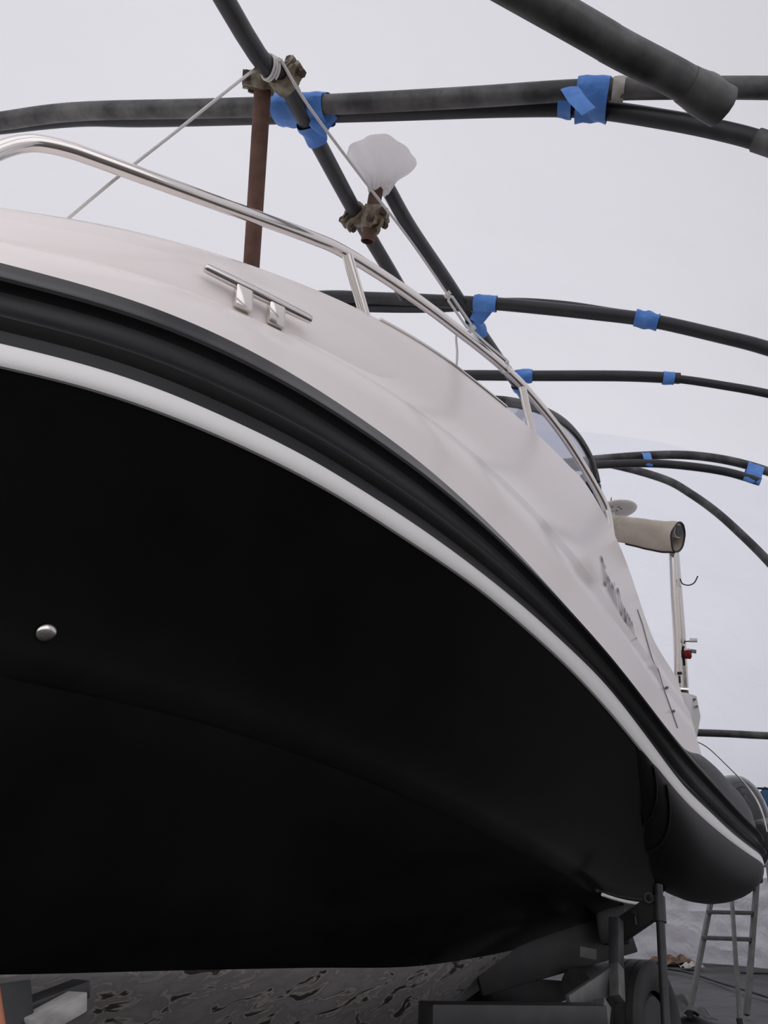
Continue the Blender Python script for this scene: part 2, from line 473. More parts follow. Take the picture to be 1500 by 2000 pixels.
# hoop 4
t4 = 4.93
rootA, p = pipe('hoop_pipe', hoop(t4, [(1040, 908), (1165, 897), (1260, 890), (1340, 889), (1420, 899), (1500, 921), (1600, 960)], hoop_foot(t4), hoop_left(t4, 0.1)), 0.032, 'pipe',
    'upper of the two arched pipes right of the windscreen', G)
rootB, pb = pipe('hoop_pipe', hoop(4.85, [(1040, 916), (1165, 908), (1260, 905), (1340, 910), (1420, 922), (1485, 941)], None, hoop_left(4.85, 0.2)), 0.030, 'pipe_clean',
    'lower of the two arched pipes right of the windscreen with a taped end', G)
bind(rootB, p, pb, on_hoop(1254, 897, 4.9), on_hoop(1271, 897, 4.9), 0.036, 0.034, t4)
bind(rootB, p, pb, on_hoop(1454, 919, 4.9), on_hoop(1488, 926, 4.9), 0.040, 0.036, t4)

# hoop 5, where the far end closes
t5 = 5.75
rootA, p = pipe('hoop_pipe', hoop(t5, [(1080, 905), (1150, 902), (1215, 912), (1300, 937), (1350, 965), (1400, 1001), (1450, 1046), (1500, 1096), (1560, 1165)], hoop_foot(t5), hoop_left(t5, 0.0)), 0.034, 'pipe',
    'farthest hoop pipe sweeping down to the right edge', G)

# level end pipe
pts = [on_hoop(1330, 1430, 6.6), on_hoop(1420, 1433, 6.6), on_hoop(1500, 1437, 6.6), on_hoop(1660, 1442, 6.6), on_hoop(2150, 1462, 6.6)]
root, p = pipe('end_rail_pipe', pts, 0.030, 'pipe', 'level dark pipe low at the right behind the stern', G)
MB().tube([on_hoop(1318, 1430, 6.6), on_hoop(1322, 1428, 6.6), on_hoop(1330, 1427, 6.6), on_hoop(1352, 1430, 6.6), on_hoop(1361, 1431, 6.6)], 0.036, 14, wob=0.006).build('grey_sleeve', 'dim', root)

# ridge pipes
qa, qb = at_range(545, 140, 2.82), at_range(697, 420, 3.32)
PA = [qa-(qb-qa)*3.2, on_line(436, -5, qa, qb-qa), at_range(545, 140, 2.82), at_range(600, 240, 2.98), at_range(697, 420, 3.32), at_range(762, 530, 3.62), at_range(790, 578, 3.78)]
root, ridgeA = pipe('ridge_pipe', PA, 0.031, 'pipe_clean', 'long dark pipe running from the top edge through both rusty clamps', G)
PB = [at_range(754, 362, 3.37), at_range(800, 443, 3.50), at_range(870, 545, 3.80), at_range(930, 636, 4.12), at_range(985, 716, 4.45), at_range(1035, 785, 4.8)]
rootR, ridgeB = pipe('ridge_pipe', PB, 0.0315, 'pipe_clean', 'second dark pipe sloping from the white wrapped post head down past the rail', G)
# tape sling on the first ridge pipe
c0, c1 = nearest(ridgeA, at_range(598, 243, 2.98)), nearest(ridgeA, at_range(618, 262, 3.02))
wrap(root, tape_path(ridgeA, c0-0.004, c1+0.012, 8), 0.036, 0.040, wob=0.012)
q = at_range(640, 215, 2.96); q2 = at_range(618, 256, 2.93)
MB().tube([q, q.lerp(q2, 0.5), q2], lambda s: 0.042-0.01*s, 12, r2=0.006, wob=0.006, up=tuple((at_range(600, 200, 2.9)-at_range(640, 260, 2.9)).normalized())).build('tape_strip', 'tape', root)
c0, c1 = nearest(ridgeB, at_range(922, 618, 4.1)), nearest(ridgeB, at_range(936, 640, 4.15))
wrap(rootR, tape_path(ridgeB, c0-0.01, c1+0.01, 6), 0.036, wob=0.010)
MB().tube([at_range(948, 596, 4.0), at_range(940, 612, 4.0), at_range(930, 628, 4.02)], lambda s: 0.05-0.012*s, 12, r2=0.01, wob=0.008, up=(1, 0, 0)).build('tape_strip', 'tape', rootR)
c0 = nearest(ridgeB, at_range(1016, 757, 4.7))
wrap(rootR, tape_path(ridgeB, c0-0.03, c0+0.03, 6), 0.037, wob=0.010)

# ================================================================== THE BOAT
A0, LE, HB = -0.6, 2.7, 1.15
def half(a):
    u = min(max((a-A0)/LE, 0), 1)
    b = HB*(1-(1-u)**2.2)**0.6
    if a > 4.75: b -= 0.55*(a-4.75)**2
    return b
ZT = [(-.6, 1.12), (-.1, 1.165), (.424, 1.219), (.624, 1.259), (.806, 1.276), (.927, 1.278), (1.184, 1.265), (1.374, 1.242), (1.519, 1.228), (1.77, 1.192), (1.977, 1.152), (2.179, 1.118), (2.58, 1.014), (2.937, .911), (3.34, .772), (3.562, .69), (3.949, .569), (4.261, .482), (4.598, .377), (4.996, .29), (5.25, .235)]
Z1 = [(-.6, .92), (-.1, .965), (.471, 1.015), (.623, 1.037), (.779, 1.044), (.961, 1.037), (1.206, 1.024), (1.39, 1.0), (1.54, .983), (1.751, .957), (2.029, .92), (2.248, .889), (2.555, .83), (2.908, .747), (3.291, .597), (3.725, .415), (4.017, .343), (4.338, .263), (4.712, .195), (5.0, .15), (5.25, .125)]
Z2 = [(-.6, .87), (-.1, .915), (.481, .967), (.631, .988), (.787, .991), (.966, .986), (1.209, .969), (1.43, .942), (1.557, .922), (1.748, .9), (1.972, .872), (2.236, .826), (2.538, .763), (2.879, .665), (3.259, .524), (3.691, .355), (3.978, .283), (4.303, .216), (4.676, .154), (5.0, .11), (5.25, .09)]
ZC = [(-.6, 1.17), (-.1, 1.22), (.432, 1.312), (.501, 1.337), (.684, 1.395), (.955, 1.43), (1.227, 1.449), (1.509, 1.462), (1.77, 1.466), (2.094, 1.457), (2.645, 1.39), (2.894, 1.325), (3.341, 1.168), (3.8, .98), (4.2, .85), (4.9, .62)]
ZS = [(-.6, 1.22), (-.1, 1.33), (.431, 1.486), (.567, 1.549), (.751, 1.616), (.954, 1.676), (1.108, 1.716), (1.369, 1.783), (1.575, 1.828), (2.064, 1.912), (2.504, 1.947), (2.825, 1.961), (3.275, 1.938), (3.469, 1.837), (3.598, 1.719), (3.724, 1.56), (3.783, 1.364), (3.84, 1.205), (4.001, 1.105), (4.189, 1.02), (4.55, .93), (4.9, .86)]
ZCH = [(-.6, .86), (-.45, .70), (-.2, .57), (.2, .485), (.763, .431), (1.054, .421), (1.432, .392), (1.9, .325), (2.4, .215), (2.88, .095), (3.38, -.02), (3.75, -.052), (4.058, -.06)]
def CF(a):
    s = min(1, max(0, (a-1.6)/1.5)); return .62+.12*s*s*(3-2*s)
ZW = [(-.6, .85), (-.45, .42), (-.2, .16), (.2, -.04), (.6, -.13), (1.063, -.179), (1.287, -.188), (2.092, -.227), (2.761, -.262), (3.451, -.245), (4.0, -.2)]
ZK = [(-.6, .845), (-.5, .48), (-.35, .2), (-.1, -.02), (.3, -.19), (.8, -.31), (1.77, -.40), (2.6, -.50), (3.1, -.525), (3.54, -.47), (4.0, -.34)]

def smooth_tab(tab, sg, keep=9.0):
    N = int((tab[-1][0]-tab[0][0])/.03); xs = [tab[0][0]+(tab[-1][0]-tab[0][0])*i/N for i in range(N+1)]
    ys = [lerp_tab(tab, x) for x in xs]; out = []
    for i, x in enumerate(xs):
        g = sg if x < keep else sg*.3
        g = max(.012, min(g, (x-xs[0])*.4, (xs[-1]-x)*.4)); num = den = 0
        for k in range(max(0, i-24), min(N, i+24)+1):
            w_ = math.exp(-((xs[k]-x)/g)**2/2); num += w_*ys[k]; den += w_
        out.append((x, num/den))
    return out
ZT = smooth_tab(ZT, .14); Z1 = smooth_tab(Z1, .10); Z2 = smooth_tab(Z2, .10); ZC = smooth_tab(ZC, .22); ZS = smooth_tab(ZS, .14, 3.2)
ZCH = smooth_tab(ZCH, .12); ZW = smooth_tab(ZW, .12); ZK = smooth_tab(ZK, .12)

def arange(a0, a1, n, bow=True):
    out = []
    for i in range(n+1):
        s = i/n
        if bow: s = s*s*0.5 + s*0.5 if s < 1 else 1
        out.append(a0+(a1-a0)*s)
    return out
def off(b, d):
    return max(b-d, b*0.35)

boat = empty('cabin_boat', W(1.7, 0, -0.38))
tag(boat, 'white and black cabin boat with steel bow rail resting on a trailer', 'boat')

# --- black topsides, both sides, and the bottom
def both(rowf, aa):
    """rowf(a) -> list of (l, z) from outside to the centre; mirrored to starboard"""
    rows = []
    for a in aa:
        r = rowf(a)
        rows.append([W(a, l, z) for l, z in r] + [W(a, -l, z) for l, z in reversed(r[:-1] if r[-1][0] == 0 else r)])
    return rows
aaH = arange(A0, 3.98, 110)
for side in (1, -1):
    mb = MB(); rows = []
    for a in aaH:
        b = half(a); z2, zc = lerp_tab(Z2, a), lerp_tab(ZCH, a); r = []
        for k in range(11):
            s = k/10
            f = 1 - s
            l = b*(CF(a) + (1-CF(a))*(f**1.4)) - 0.006
            r.append(W(a, side*max(l, 0), z2 + 0.004 + (zc-z2)*s))
        # narrow chine flat
        r.append(W(a, side*b*(CF(a)-.015), zc-0.006))
        rows.append(r)
    mb.grid(rows); mb.build('topside', 'hull', boat)
mb = MB()
def bottom_row(a):
    b = half(a); zc, zw, zk = lerp_tab(ZCH, a), lerp_tab(ZW, a), lerp_tab(ZK, a)
    return [(b*(CF(a)-.015), zc-.006), (b*(.3+(CF(a)-.3)*.75), zc+(zw-zc)*.25), (b*(.3+(CF(a)-.3)*.70), zc+(zw-zc)*.265-.012), (b*(.3+(CF(a)-.3)*.38), zc+(zw-zc)*.62), (b*.315, zw+.012), (b*.30, zw)]
mb.grid(both(bottom_row, aaH)[0:0] or [[W(a, l, z) for l, z in bottom_row(a)] for a in aaH])
mb.grid([[W(a, -l, z) for l, z in bottom_row(a)] for a in aaH])
mb.build('hull_bottom', 'hull', boat)
mb = MB()
def keel_row(a):
    b = half(a); zw, zk = lerp_tab(ZW, a), lerp_tab(ZK, a)
    return [(b*.30, zw), (b*.29, zw-.012), (b*.15, zw+(zk-zw)*.52), (0.03*min(1, b*3), zk+.005), (0, zk-.012)]
mb.grid(both(keel_row, aaH))
mb.build('keel_bottom', 'bottom', boat, label='scuffed grey keel paint')
# transom
mb = MB(); a = 3.975
sec = [(half(a), lerp_tab(ZT, a)), (half(a), lerp_tab(Z2, a)), (half(a)*CF(a), lerp_tab(ZCH, a))] + bottom_row(a)[3:4] + [(half(a)*.30, lerp_tab(ZW, a)), (0, lerp_tab(ZK, a))]
mb.poly([W(a, l, z) for l, z in sec] + [W(a, -l, z) for l, z in reversed(sec[:-1])])
mb.build('transom', 'hull', boat, smooth=False)
# pale spray rail strip low on the hull
mb = MB(); rows = []
for i in range(41):
    a = 2.72+1.25*i/40; b = half(a); zw = lerp_tab(ZW, a); wdt = 0.045*min(1, (i+0.5)/3)
    rows.append([W(a, b*.30+.004, zw+.004), W(a, b*.30+.012, zw+wdt), W(a, b*.30+.02+wdt*.6, zw+wdt+.014), W(a, b*.30+.01+wdt*.6, zw+wdt+.018)])
mb.grid(rows); mb.build('spray_rail', 'paint_grey', boat)
# pale chine lip near the transom
mb = MB()
mb.tube([W(a_, half(a_)*CF(a_)+.004, lerp_tab(ZCH, a_)-.004) for a_ in [3.35+.62*i/12 for i in range(13)]], 0.007, 8)
mb.build('chine_lip', 'stripe', boat)

# --- rubbing strake, white insert
def strake_rows(prof, side, aa):
    rows = []
    for a in aa:
        b = half(a); zt, z1 = lerp_tab(ZT, a), lerp_tab(Z1, a)
        k = min(1.0, (5.24-a)/0.25) if a > 4.99 else 1.0
        rows.append([W(a, side*(max(b, 0.0)+o*(0.35+0.65*k)), z1+(zt-z1)*h) for h, o in prof])
    return rows
prof = [(1.02, -.05), (1.02, .004), (.985, .008), (.90, .017), (.80, .029), (.76, .036), (.72, .040), (.685, .036), (.665, .020), (.63, .010), (.52, .010), (.42, .015), (.34, .024), (.28, .034), (.245, .038), (.215, .034), (.195, .016), (.17, .007), (.10, .004), (0.0, .004), (-.03, -.03)]
aaS = arange(A0, 5.22, 150)
for side in (1, -1):
    mb = MB(); mb.grid(strake_rows(prof, side, aaS)); mb.build('rubbing_strake', 'rubber', boat)
    mb = MB(); rows = []
    for a in arange(A0, 5.18, 150):
        b = half(a); z1, z2 = lerp_tab(Z1, a), lerp_tab(Z2, a)
        rows.append([W(a, side*(b+o), z2+(z1-z2)*h) for h, o in ((1.06, -.02), (1.04, .010), (.9, .013), (.5, .014), (.1, .012), (-.03, .006), (-.035, -.004))])
    mb.grid(rows); mb.build('white_stripe', 'stripe', boat)

# --- white deck and cabin moulding
def ztop(a): return lerp_tab(ZS, a)
OFFS = [(0, .044), (.05, .056), (.30, .072), (.55, .086), (.78, .100), (.92, .112), (1, .122)]
def deck_profile(a):
    b = half(a); zt, zc, zs = lerp_tab(ZT, a), lerp_tab(ZC, a), ztop(a)
    k = min(1, max(0, (a-2.7)/.5)); zf = zs+(max(zs, 1.955)-zs)*k       # the side carries on as one plane where the top is cut down aft
    zc = max(zt+.03, min(zc, zs-.06)) if a < 3.3 else max(zt+.03, min(zc, zt+(zs-zt)*.8))
    rt = zs-zc
    rows = [(off(b, .0), zt-.02), (off(b, .004), zt+.01), (off(b, .022), zt+(zc-zt)*.55), (off(b, .034), zc-.010)]
    for f in (0, .05, .30, .55, .78, .92, .985):
        z = zc+rt*f; rows.append((off(b, lerp_tab(OFFS, (z-zc)/(zf-zc))), z))
    o = rows[-1][0]
    return rows + [(o-.023*min(1, b*2), zs+.002), (o-.07*min(1, b*2), zs+.004), (b*.45, zs+.012), (0, zs+.02)]
def side_l(a, z):
    pr = deck_profile(a)[:11]
    for (l0, z0), (l1, z1) in zip(pr, pr[1:]):
        if z0 <= z <= z1: return l0+(l1-l0)*(z-z0)/max(z1-z0, 1e-6)
    return pr[-1][0]
aaD = arange(A0, 3.3, 90) + [3.3+.62*i/60 for i in range(1, 61)] + [3.92+.24*i/8 for i in range(1, 9)]
mb = MB(); mb.grid(both(deck_profile, aaD))
deck = mb.build('deck_moulding', 'gel', boat)
deck.modifiers['edges'].split_angle = math.radians(50)
# raised gunwale moulding on the foredeck side, ending in a round nose
mb = MB(); rows = []
for i in range(50):
    a = A0+.1+(1.68-A0)*i/49; s = min(1, (49-i)/9); s = math.sqrt(max(0, 1-(1-s)**2)); pr = deck_profile(a)
    zc, zs = pr[4][1], pr[10][1]; zm = zc+(zs-zc)*.48; h = (zs-zc)*.46*s
    rows.append([W(a, off(half(a), .05+.07*((zm+h*math.sin(q)-zc)/(zs-zc+1e-6)))+.016*s*math.cos(q)**1 - .010, zm+h*math.sin(q)) for q in [-1.57+3.14*k/10 for k in range(11)]])
mb.grid(rows); mb.build('gunwale_moulding', 'gel', boat)
# fine joint line aft
jl = [(1.30, 3.70), (1.20, 3.735), (1.05, 3.745), (.92, 3.76), (.80, 3.80), (.71, 3.83)]; jl = sorted(jl)
jz = [.71+.59*i/40 for i in range(41)]
mb = MB(); mb.tube([W(lerp_tab(jl, z_), side_l(lerp_tab(jl, z_), z_)+.0025, z_) for z_ in jz], 0.0022, 6)
mb.build('panel_joint', 'dim', boat)
# thin steel grab strip on the cabin shoulder
mb = MB(); mb.tube([W(a_, off(half(a_), .118), ztop(a_)-.004) for a_ in [1.62+.9*i/14 for i in range(15)]], .006, 8)
mb.build('deck_edge_trim', 'steel', boat)

# --- name on the side
cu = bpy.data.curves.new('name_text', 'FONT'); cu.body = 'Dimmi Quanto'; cu.size = 1.0; cu.offset = 0.01; cu.space_character = 1.12
to = bpy.data.objects.new('name_text', cu); col.objects.link(to)
dg = bpy.context.evaluated_depsgraph_get()
tm = bpy.data.meshes.new_from_object(to.evaluated_get(dg))
bpy.data.objects.remove(to)
xs = [v.co.x for v in tm.vertices]; x0, x1 = min(xs), max(xs)
def az(px, py, l): q = boat_coords(on_boat(px, py, l)); return q[0], q[2]
c00, c01 = az(1181, 1140, HB-.055), az(1178, 1080, HB-.06)
c10, c11 = az(1239, 1252, HB-.05), az(1236, 1198, HB-.055)
mb = MB()
for v in tm.vertices:
    u = (v.co.x-x0)/(x1-x0); q = v.co.y/0.72
    lo = (c00[0]+(c10[0]-c00[0])*u, c00[1]+(c10[1]-c00[1])*u); hi = (c01[0]+(c11[0]-c01[0])*u, c01[1]+(c11[1]-c01[1])*u)
    a = lo[0]+(hi[0]-lo[0])*q; z = lo[1]+(hi[1]-lo[1])*q
    mb.v.append(tuple(W(a, side_l(a, z)+.005, z)))
mb.f = [tuple(p.vertices) for p in tm.polygons]
mb.build('name_lettering', 'letter', boat, smooth=False, label='grey lettering reading Dimmi Quanto')

# --- stern tube, both sides
RT = [(3.12, .05), (3.16, .18), (3.24, .29), (3.36, .345), (3.68, .365), (4.0, .345), (4.4, .29), (4.75, .215), (5.0, .13), (5.12, .06), (5.16, .008)]
def tube_pt(a, q, side, grow=0.0):
    R = lerp_tab(RT, a)+grow; zc = (lerp_tab(Z1, a)+lerp_tab(Z2, a))/2; w_ = min(R, .17+.35*max(0, R-.17))
    up_ = min(1, max(0, (a-3.7)/.5)); dz = R*math.sin(q)*(1.0 if q_neg(q) else .66+.52*up_)
    rake = .95*max(0, 1-(a-3.12)/1.7)*max(0, -dz)
    return W(a+rake, side*(half(a)+.012-w_+w_*math.cos(q)+grow*math.cos(q)), zc+dz)
def q_neg(q): return math.sin(q) < 0
for side in (1, -1):
    mb = MB()
    mb.grid([[tube_pt(3.12+2.04*i/70, 2*math.pi*k/36, side) for k in range(36)] for i in range(71)], close_v=True)
    tb = mb.build('stern_tube', 'tube', boat)
    for a in (3.27, 3.40):
        MB().tube([tube_pt(a, -2.4+2.12*k/24, side, .003) for k in range(25)], .010, 8, r2=.005).build('tube_seam', 'rubber', tb)
# padded side deck inside the strake, above the tube
DZ = [(3.78, .0), (3.95, .07), (4.2, .16), (4.5, .20), (4.8, .20), (5.02, .15), (5.16, .05)]
for side in (1, -1):
    rows = []
    for i in range(41):
        a = 3.78+1.38*i/40; b = half(a); zt = lerp_tab(ZT, a)-.012; dz = lerp_tab(DZ, a)+.006
        rows.append([W(a, side*(b+.008-o), zt+dz*h) for o, h in ((-.004, 0), (-.004, .25), (.0, .5), (.02, .78), (.09, .96), (.19, 1.0), (.26, .95), (.33, .7), (.37, .2), (.37, -.3))])
    MB().grid(rows).build('side_bolster', 'tube', boat)
# dark glossy cowl behind the tube (outboard)
ec = at_range(1441, 1606, 5.75); rows = []
for i in range(17):
    th = -math.pi/2+math.pi*i/16; e = abs(math.cos(th))**.8
    rows.append([ec+Vector((.17*e*math.cos(q), .30*e*math.sin(q), .29*math.sin(th))) for q in [2*math.pi*k/28 for k in range(28)]])
eng = MB().grid(rows, close_v=True).build('engine_cowl', 'gloss', boat, label='dark glossy engine cowl')
MB().beam(ec-Vector((0, .05, .25)), ec-Vector((0, .05, .36)), .09, .12, up=(0, 1, 0)).build('engine_leg', 'darktrim', eng, bevel=.02)

# --- bow rail with stanchions
RL = [(0.30, 1.40), (0.335, 1.53), (0.36, 1.61), (.383, 1.662), (.408, 1.706), (.435, 1.742), (.47, 1.772), (.534, 1.797), (.622, 1.815), (.912, 1.881), (1.287, 2.0), (1.475, 2.053), (1.822, 2.108), (2.193, 2.162), (2.578, 2.205), (2.856, 2.198), (3.186, 2.136), (3.47, 2.018), (3.642, 1.915), (3.672, 1.846), (3.675, 1.70)]
for side in (1, -1):
    path = catmull([W(a, side*off(half(a), .14), z) for a, z in RL], 6)
    mb = MB(); mb.tube(path, 0.0225, 16)
    rail = mb.build('bow_rail', 'steel', boat)
    def on_rail(px, py):
        return min(path, key=lambda v: (v-on_boat(px, py, HB-.14)).length)
    for top, bot in (((679, 500), (716, 620)), ((1020, 757), (1041, 850))):
        b_ = boat_coords(on_boat(bot[0], bot[1], HB-.155)); t_ = boat_coords(on_boat(top[0], top[1], HB-.14))
        MB().tube([W(t_[0], side*t_[1], t_[2]), W(b_[0], side*b_[1], b_[2]-.02)], 0.020, 14).build('stanchion', 'steel', rail)
    q = boat_coords(on_boat(985, 717, HB-.14))
    pp = W(q[0], side*q[1], q[2]); i = min(range(len(path)), key=lambda k: (path[k]-pp).length)
    d = (path[i+1]-path[i-1]).normalized()
    MB().tube([path[i]-d*.02, path[i]-d*.012, path[i]+d*.012, path[i]+d*.02], lambda s: .0265 if .2 < s < .8 else .0235, 16).build('rail_joint', 'steel', rail)

# --- mooring cleat
def cl_pt(px, py): return on_boat(px, py, half(1.0)-.025)
e0, e1 = on_boat(399, 522, .985), on_boat(608, 625, 1.075)
cleat = MB().tube(catmull([e0, e0.lerp(e1, .05), e0.lerp(e1, .3), e0.lerp(e1, .5), e0.lerp(e1, .7), e0.lerp(e1, .96), e1], 4), lambda s: .009+.007*math.sin(math.pi*min(1, max(0, s)))**.6, 14).build('mooring_cleat', 'steel', boat)
for (tx, ty, bx, by) in ((472, 562, 474, 605), (536, 592, 538, 638)):
    t_ = e0.lerp(e1, (tx-399)/209); bl = on_boat(bx, by, (half(1.0) if bx < 500 else half(1.1))-.045)
    dr = (e1-e0).normalized(); upv = (t_-bl).normalized(); sd = dr.cross(upv).normalized()
    MB().box((t_+bl)/2, dr*.027, sd*.013, (t_-bl)/2).build('cleat_post', 'steel', cleat, bevel=.006)

# --- steel through-hull fitting
q = boat_coords(on_boat(90, 1237, .78))
a = .62; best = None
for i in range(400):                                   # where the ray meets the topside
    l = .5+.6*i/400; P = boat_coords(on_boat(90, 1237, l)); b = half(P[0]); z2, zc = lerp_tab(Z2, P[0]), lerp_tab(ZCH, P[0])
    s = min(1, max(0, (P[2]-z2)/(zc-z2))); ls = b*(.62+.38*((1-s)**1.4))-.006
    if best is None or abs(ls-l) < best[0]: best = (abs(ls-l), P[0], ls, P[2])
_, a, l, z = best
nrm = (W(0, .72, -.60)-W(0, 0, 0)).normalized(); ta = (W(1, .25, 0)-W(0, 0, 0)).normalized(); ta = (ta-nrm*ta.dot(nrm)).normalized(); tb_ = nrm.cross(ta)
mb = MB(); rows = []
for i in range(9):
    th = math.pi/2*i/8; r = .026*math.cos(th)+.0004; h = .014*math.sin(th)
    rows.append([W(a, l, z)+ta*(r*math.cos(q)*.95)+tb_*(r*math.sin(q)*.9)+nrm*h for q in [2*math.pi*k/24 for k in range(24)]])
mb.grid(rows, close_v=True); mb.build('hull_fitting', 'steel', boat, label='small domed chrome fitting')

# --- windscreen
ws_l = .80
ws_top = [on_boat(x, y, ws_l) for x, y in ((985, 784), (1020, 790), (1060, 802), (1100, 824), (1130, 855), (1152, 893), (1164, 930), (1169, 965), (1171, 1010))]
tp = [boat_coords(v) for v in ws_top]
screen = None
for side in (1, -1):
    topc = catmull([W(a_, side*ws_l, z_) for a_, l_, z_ in tp], 6)
    front = W(tp[0][0]-.35, 0, tp[0][2]+.02)
    path = [front.lerp(topc[0], s) + (W(-.1, side*.05, 0)-W(0, 0, 0))*math.sin(s*math.pi) for s in (0, .25, .5, .75)] + topc
    mb = MB(); mb.tube(path, .032, 10, r2=.02, up=(0, 0, 1))
    fr = mb.build('windscreen', 'darktrim', boat) if screen is None else mb.build('windscreen', 'darktrim', boat)
    screen = fr
    bot = []
    for v in topc:
        a_, l_, z_ = boat_coords(v); bot.append(W(a_, side*ws_l, min(z_-.02, ztop(min(a_, 3.3))-.05)))
    mb = MB(); mb.grid([topc, bot]); mb.build('pane', 'glass', fr, solid=.006)
    fb = [W(boat_coords(v)[0], boat_coords(v)[1], ztop(2.5)-.05) for v in path[:5]]
    mb = MB(); mb.grid([path[:5], fb]); mb.build('pane', 'glass', fr, solid=.006)
    # slim divider, and a black plate standing in for the dark interior
    k = int(len(topc)*.60)
    MB().tube([topc[k], bot[k]], .008, 8).build('divider', 'darktrim', fr)
    mb = MB(); rear = [W(3.80, side*ws_l*.98, 1.6), W(4.05, side*ws_l*.98, 1.6)]
    q0 = [boat_coords(on_boat(x, y, ws_l)) for x, y in ((1140, 925), (1152, 920), (1172, 985), (1176, 1015), (1165, 1010))]
    mb.poly([W(a_, side*(ws_l-.015), z_) for a_, l_, z_ in q0]); mb.build('dark_interior_plate', 'darktrim', fr, smooth=False, solid=.02)

# --- rolled canopy, mast, light, radar dome
cl0, cl1 = .55, .55
c0 = at_range(1120, 1028, 5.15); c1 = at_range(1326, 1041, 4.72)
ax_ = (c1-c0).normalized()
canopy = None
mb = MB(); rows = []; N = 36
upz = Vector((0, 0, 1)); upz = (upz-ax_*upz.dot(ax_)).normalized(); sdv = ax_.cross(upz)
for i in range(N+1):
    s = i/N; p = c0.lerp(c1, s)-upz*(.018*max(0, s-.55)*2); row = []
    for k in range(28):
        q = 2*math.pi*k/28
        r = .078+.006*math.sin(q*3+s*9)*s+.010*noise.noise(Vector((s*9, math.cos(q)*1.7, math.sin(q)*1.7)))
        drop = .035*max(0, -math.sin(q))**3*max(0, (s-.45))*1.6
        row.append(p+upz*(r*math.sin(q)-drop)+sdv*r*math.cos(q)*.9)
    rows.append(row)
mb.grid(rows, close_v=True)
canopy = mb.build('canopy_roll', 'canvas', boat, solid=.004, label='beige canvas canopy rolled up')
MB().tube([r for r in [rows[-1][k] for k in range(28)]+[rows[-1][0]]], .006, 6).build('canopy_piping', 'darktrim', canopy)
MB().tube([rows[i][21]-upz*.004 for i in range(20, N+1)], .007, 6).build('canopy_piping', 'darktrim', canopy)
MB().tube([c1-ax_*.25+upz*.012, c1-ax_*.004+upz*.012], .042, 18).build('canopy_tube', 'white', canopy)
MB().tube([c1-ax_*.01+upz*.012, c1+ax_*.001+upz*.012], .036, 18).build('canopy_core', 'darktrim', canopy)

mast_r = 4.75
m0, m1 = at_range(1314, 1072, mast_r+.06), at_range(1326, 1352, mast_r-.02)
mast = MB().tube(catmull([m0, m0.lerp(m1, .33), m0.lerp(m1, .66)+Vector((.004, 0, 0)), m1], 5), .0245, 14).build('canopy_pole', 'steel', boat)
MB().tube([at_range(1321, 1076, mast_r+.08), at_range(1333, 1230, mast_r+.02), at_range(1340, 1352, mast_r+.02)], .0155, 12).build('inner_pole', 'steel', mast)
MB().tube([at_range(1327, 1312, mast_r-.05), at_range(1328, 1318, mast_r-.05)], .014, 10).build('pole_pin', 'darktrim', mast)
MB().tube([at_range(1327, 1320, mast_r-.05), at_range(1328, 1334, mast_r-.05)], .006, 8).build('pole_slot', 'darktrim', mast)
MB().tube(catmull([at_range(1328, 1130, mast_r), at_range(1333, 1140, mast_r), at_range(1345, 1143, mast_r), at_range(1356, 1138, mast_r), at_range(1363, 1125, mast_r)], 5), .004, 6).build('wire_hook', 'darktrim', mast)
lb = MB().tube([at_range(1336, 1257, mast_r), at_range(1338, 1253, mast_r), at_range(1348, 1252.5, mast_r)], .004, 6).build('lamp_bracket', 'darktrim', mast)
MB().beam(at_range(1347, 1250.5, mast_r), at_range(1362, 1250.5, mast_r), .03, .018).build('bracket_plate', 'white', lb, bevel=.002)
lb = MB().tube([at_range(1341, 1270, mast_r), at_range(1343, 1278, mast_r), at_range(1345, 1284, mast_r), at_range(1345, 1287, mast_r)], lambda s: .022*math.cos(s*1.2)+.003, 14).build('red_lamp', 'red', mast)
MB().beam(at_range(1336, 1270, mast_r), at_range(1348, 1269, mast_r), .03, .01).build('lamp_base', 'white', lb)
MB().beam(at_range(1349, 1271, mast_r), at_range(1360, 1273, mast_r), .03, .014).build('lamp_tab', 'dim', lb)
MB().tube([at_range(1335, 1262, mast_r), at_range(1336, 1285, mast_r), at_range(1337, 1300, mast_r)], .006, 6).build('lamp_cable', 'darktrim', mast)
# base box
def bx(px, py, r): return at_range(px, py, r)
mb = MB()
f = [bx(1313, 1351, 4.56), bx(1344, 1353, 4.56), bx(1341, 1398, 4.48), bx(1322, 1390, 4.44)]
k = [bx(1318, 1347, 4.90), bx(1353, 1362, 4.86), bx(1351, 1418, 4.78), bx(1326, 1415, 4.7)]
b0 = len(mb.v); mb.v += [tuple(v) for v in f+k]
for q in ((0, 1, 2, 3), (4, 7, 6, 5), (0, 4, 5, 1), (1, 5, 6, 2), (2, 6, 7, 3), (3, 7, 4, 0)): mb.f.append(q)
box = mb.build('pole_base', 'white', boat, smooth=False, bevel=.008)
MB().beam(bx(1312, 1350, 4.68), bx(1345, 1352, 4.68), .16, .010).build('base_plate', 'steel', box)
MB().tube([bx(1314, 1358, 4.54), bx(1319, 1361, 4.52), bx(1324, 1363, 4.51)], lambda s: .012+.006*s, 10).build('base_fitting', 'white', box)
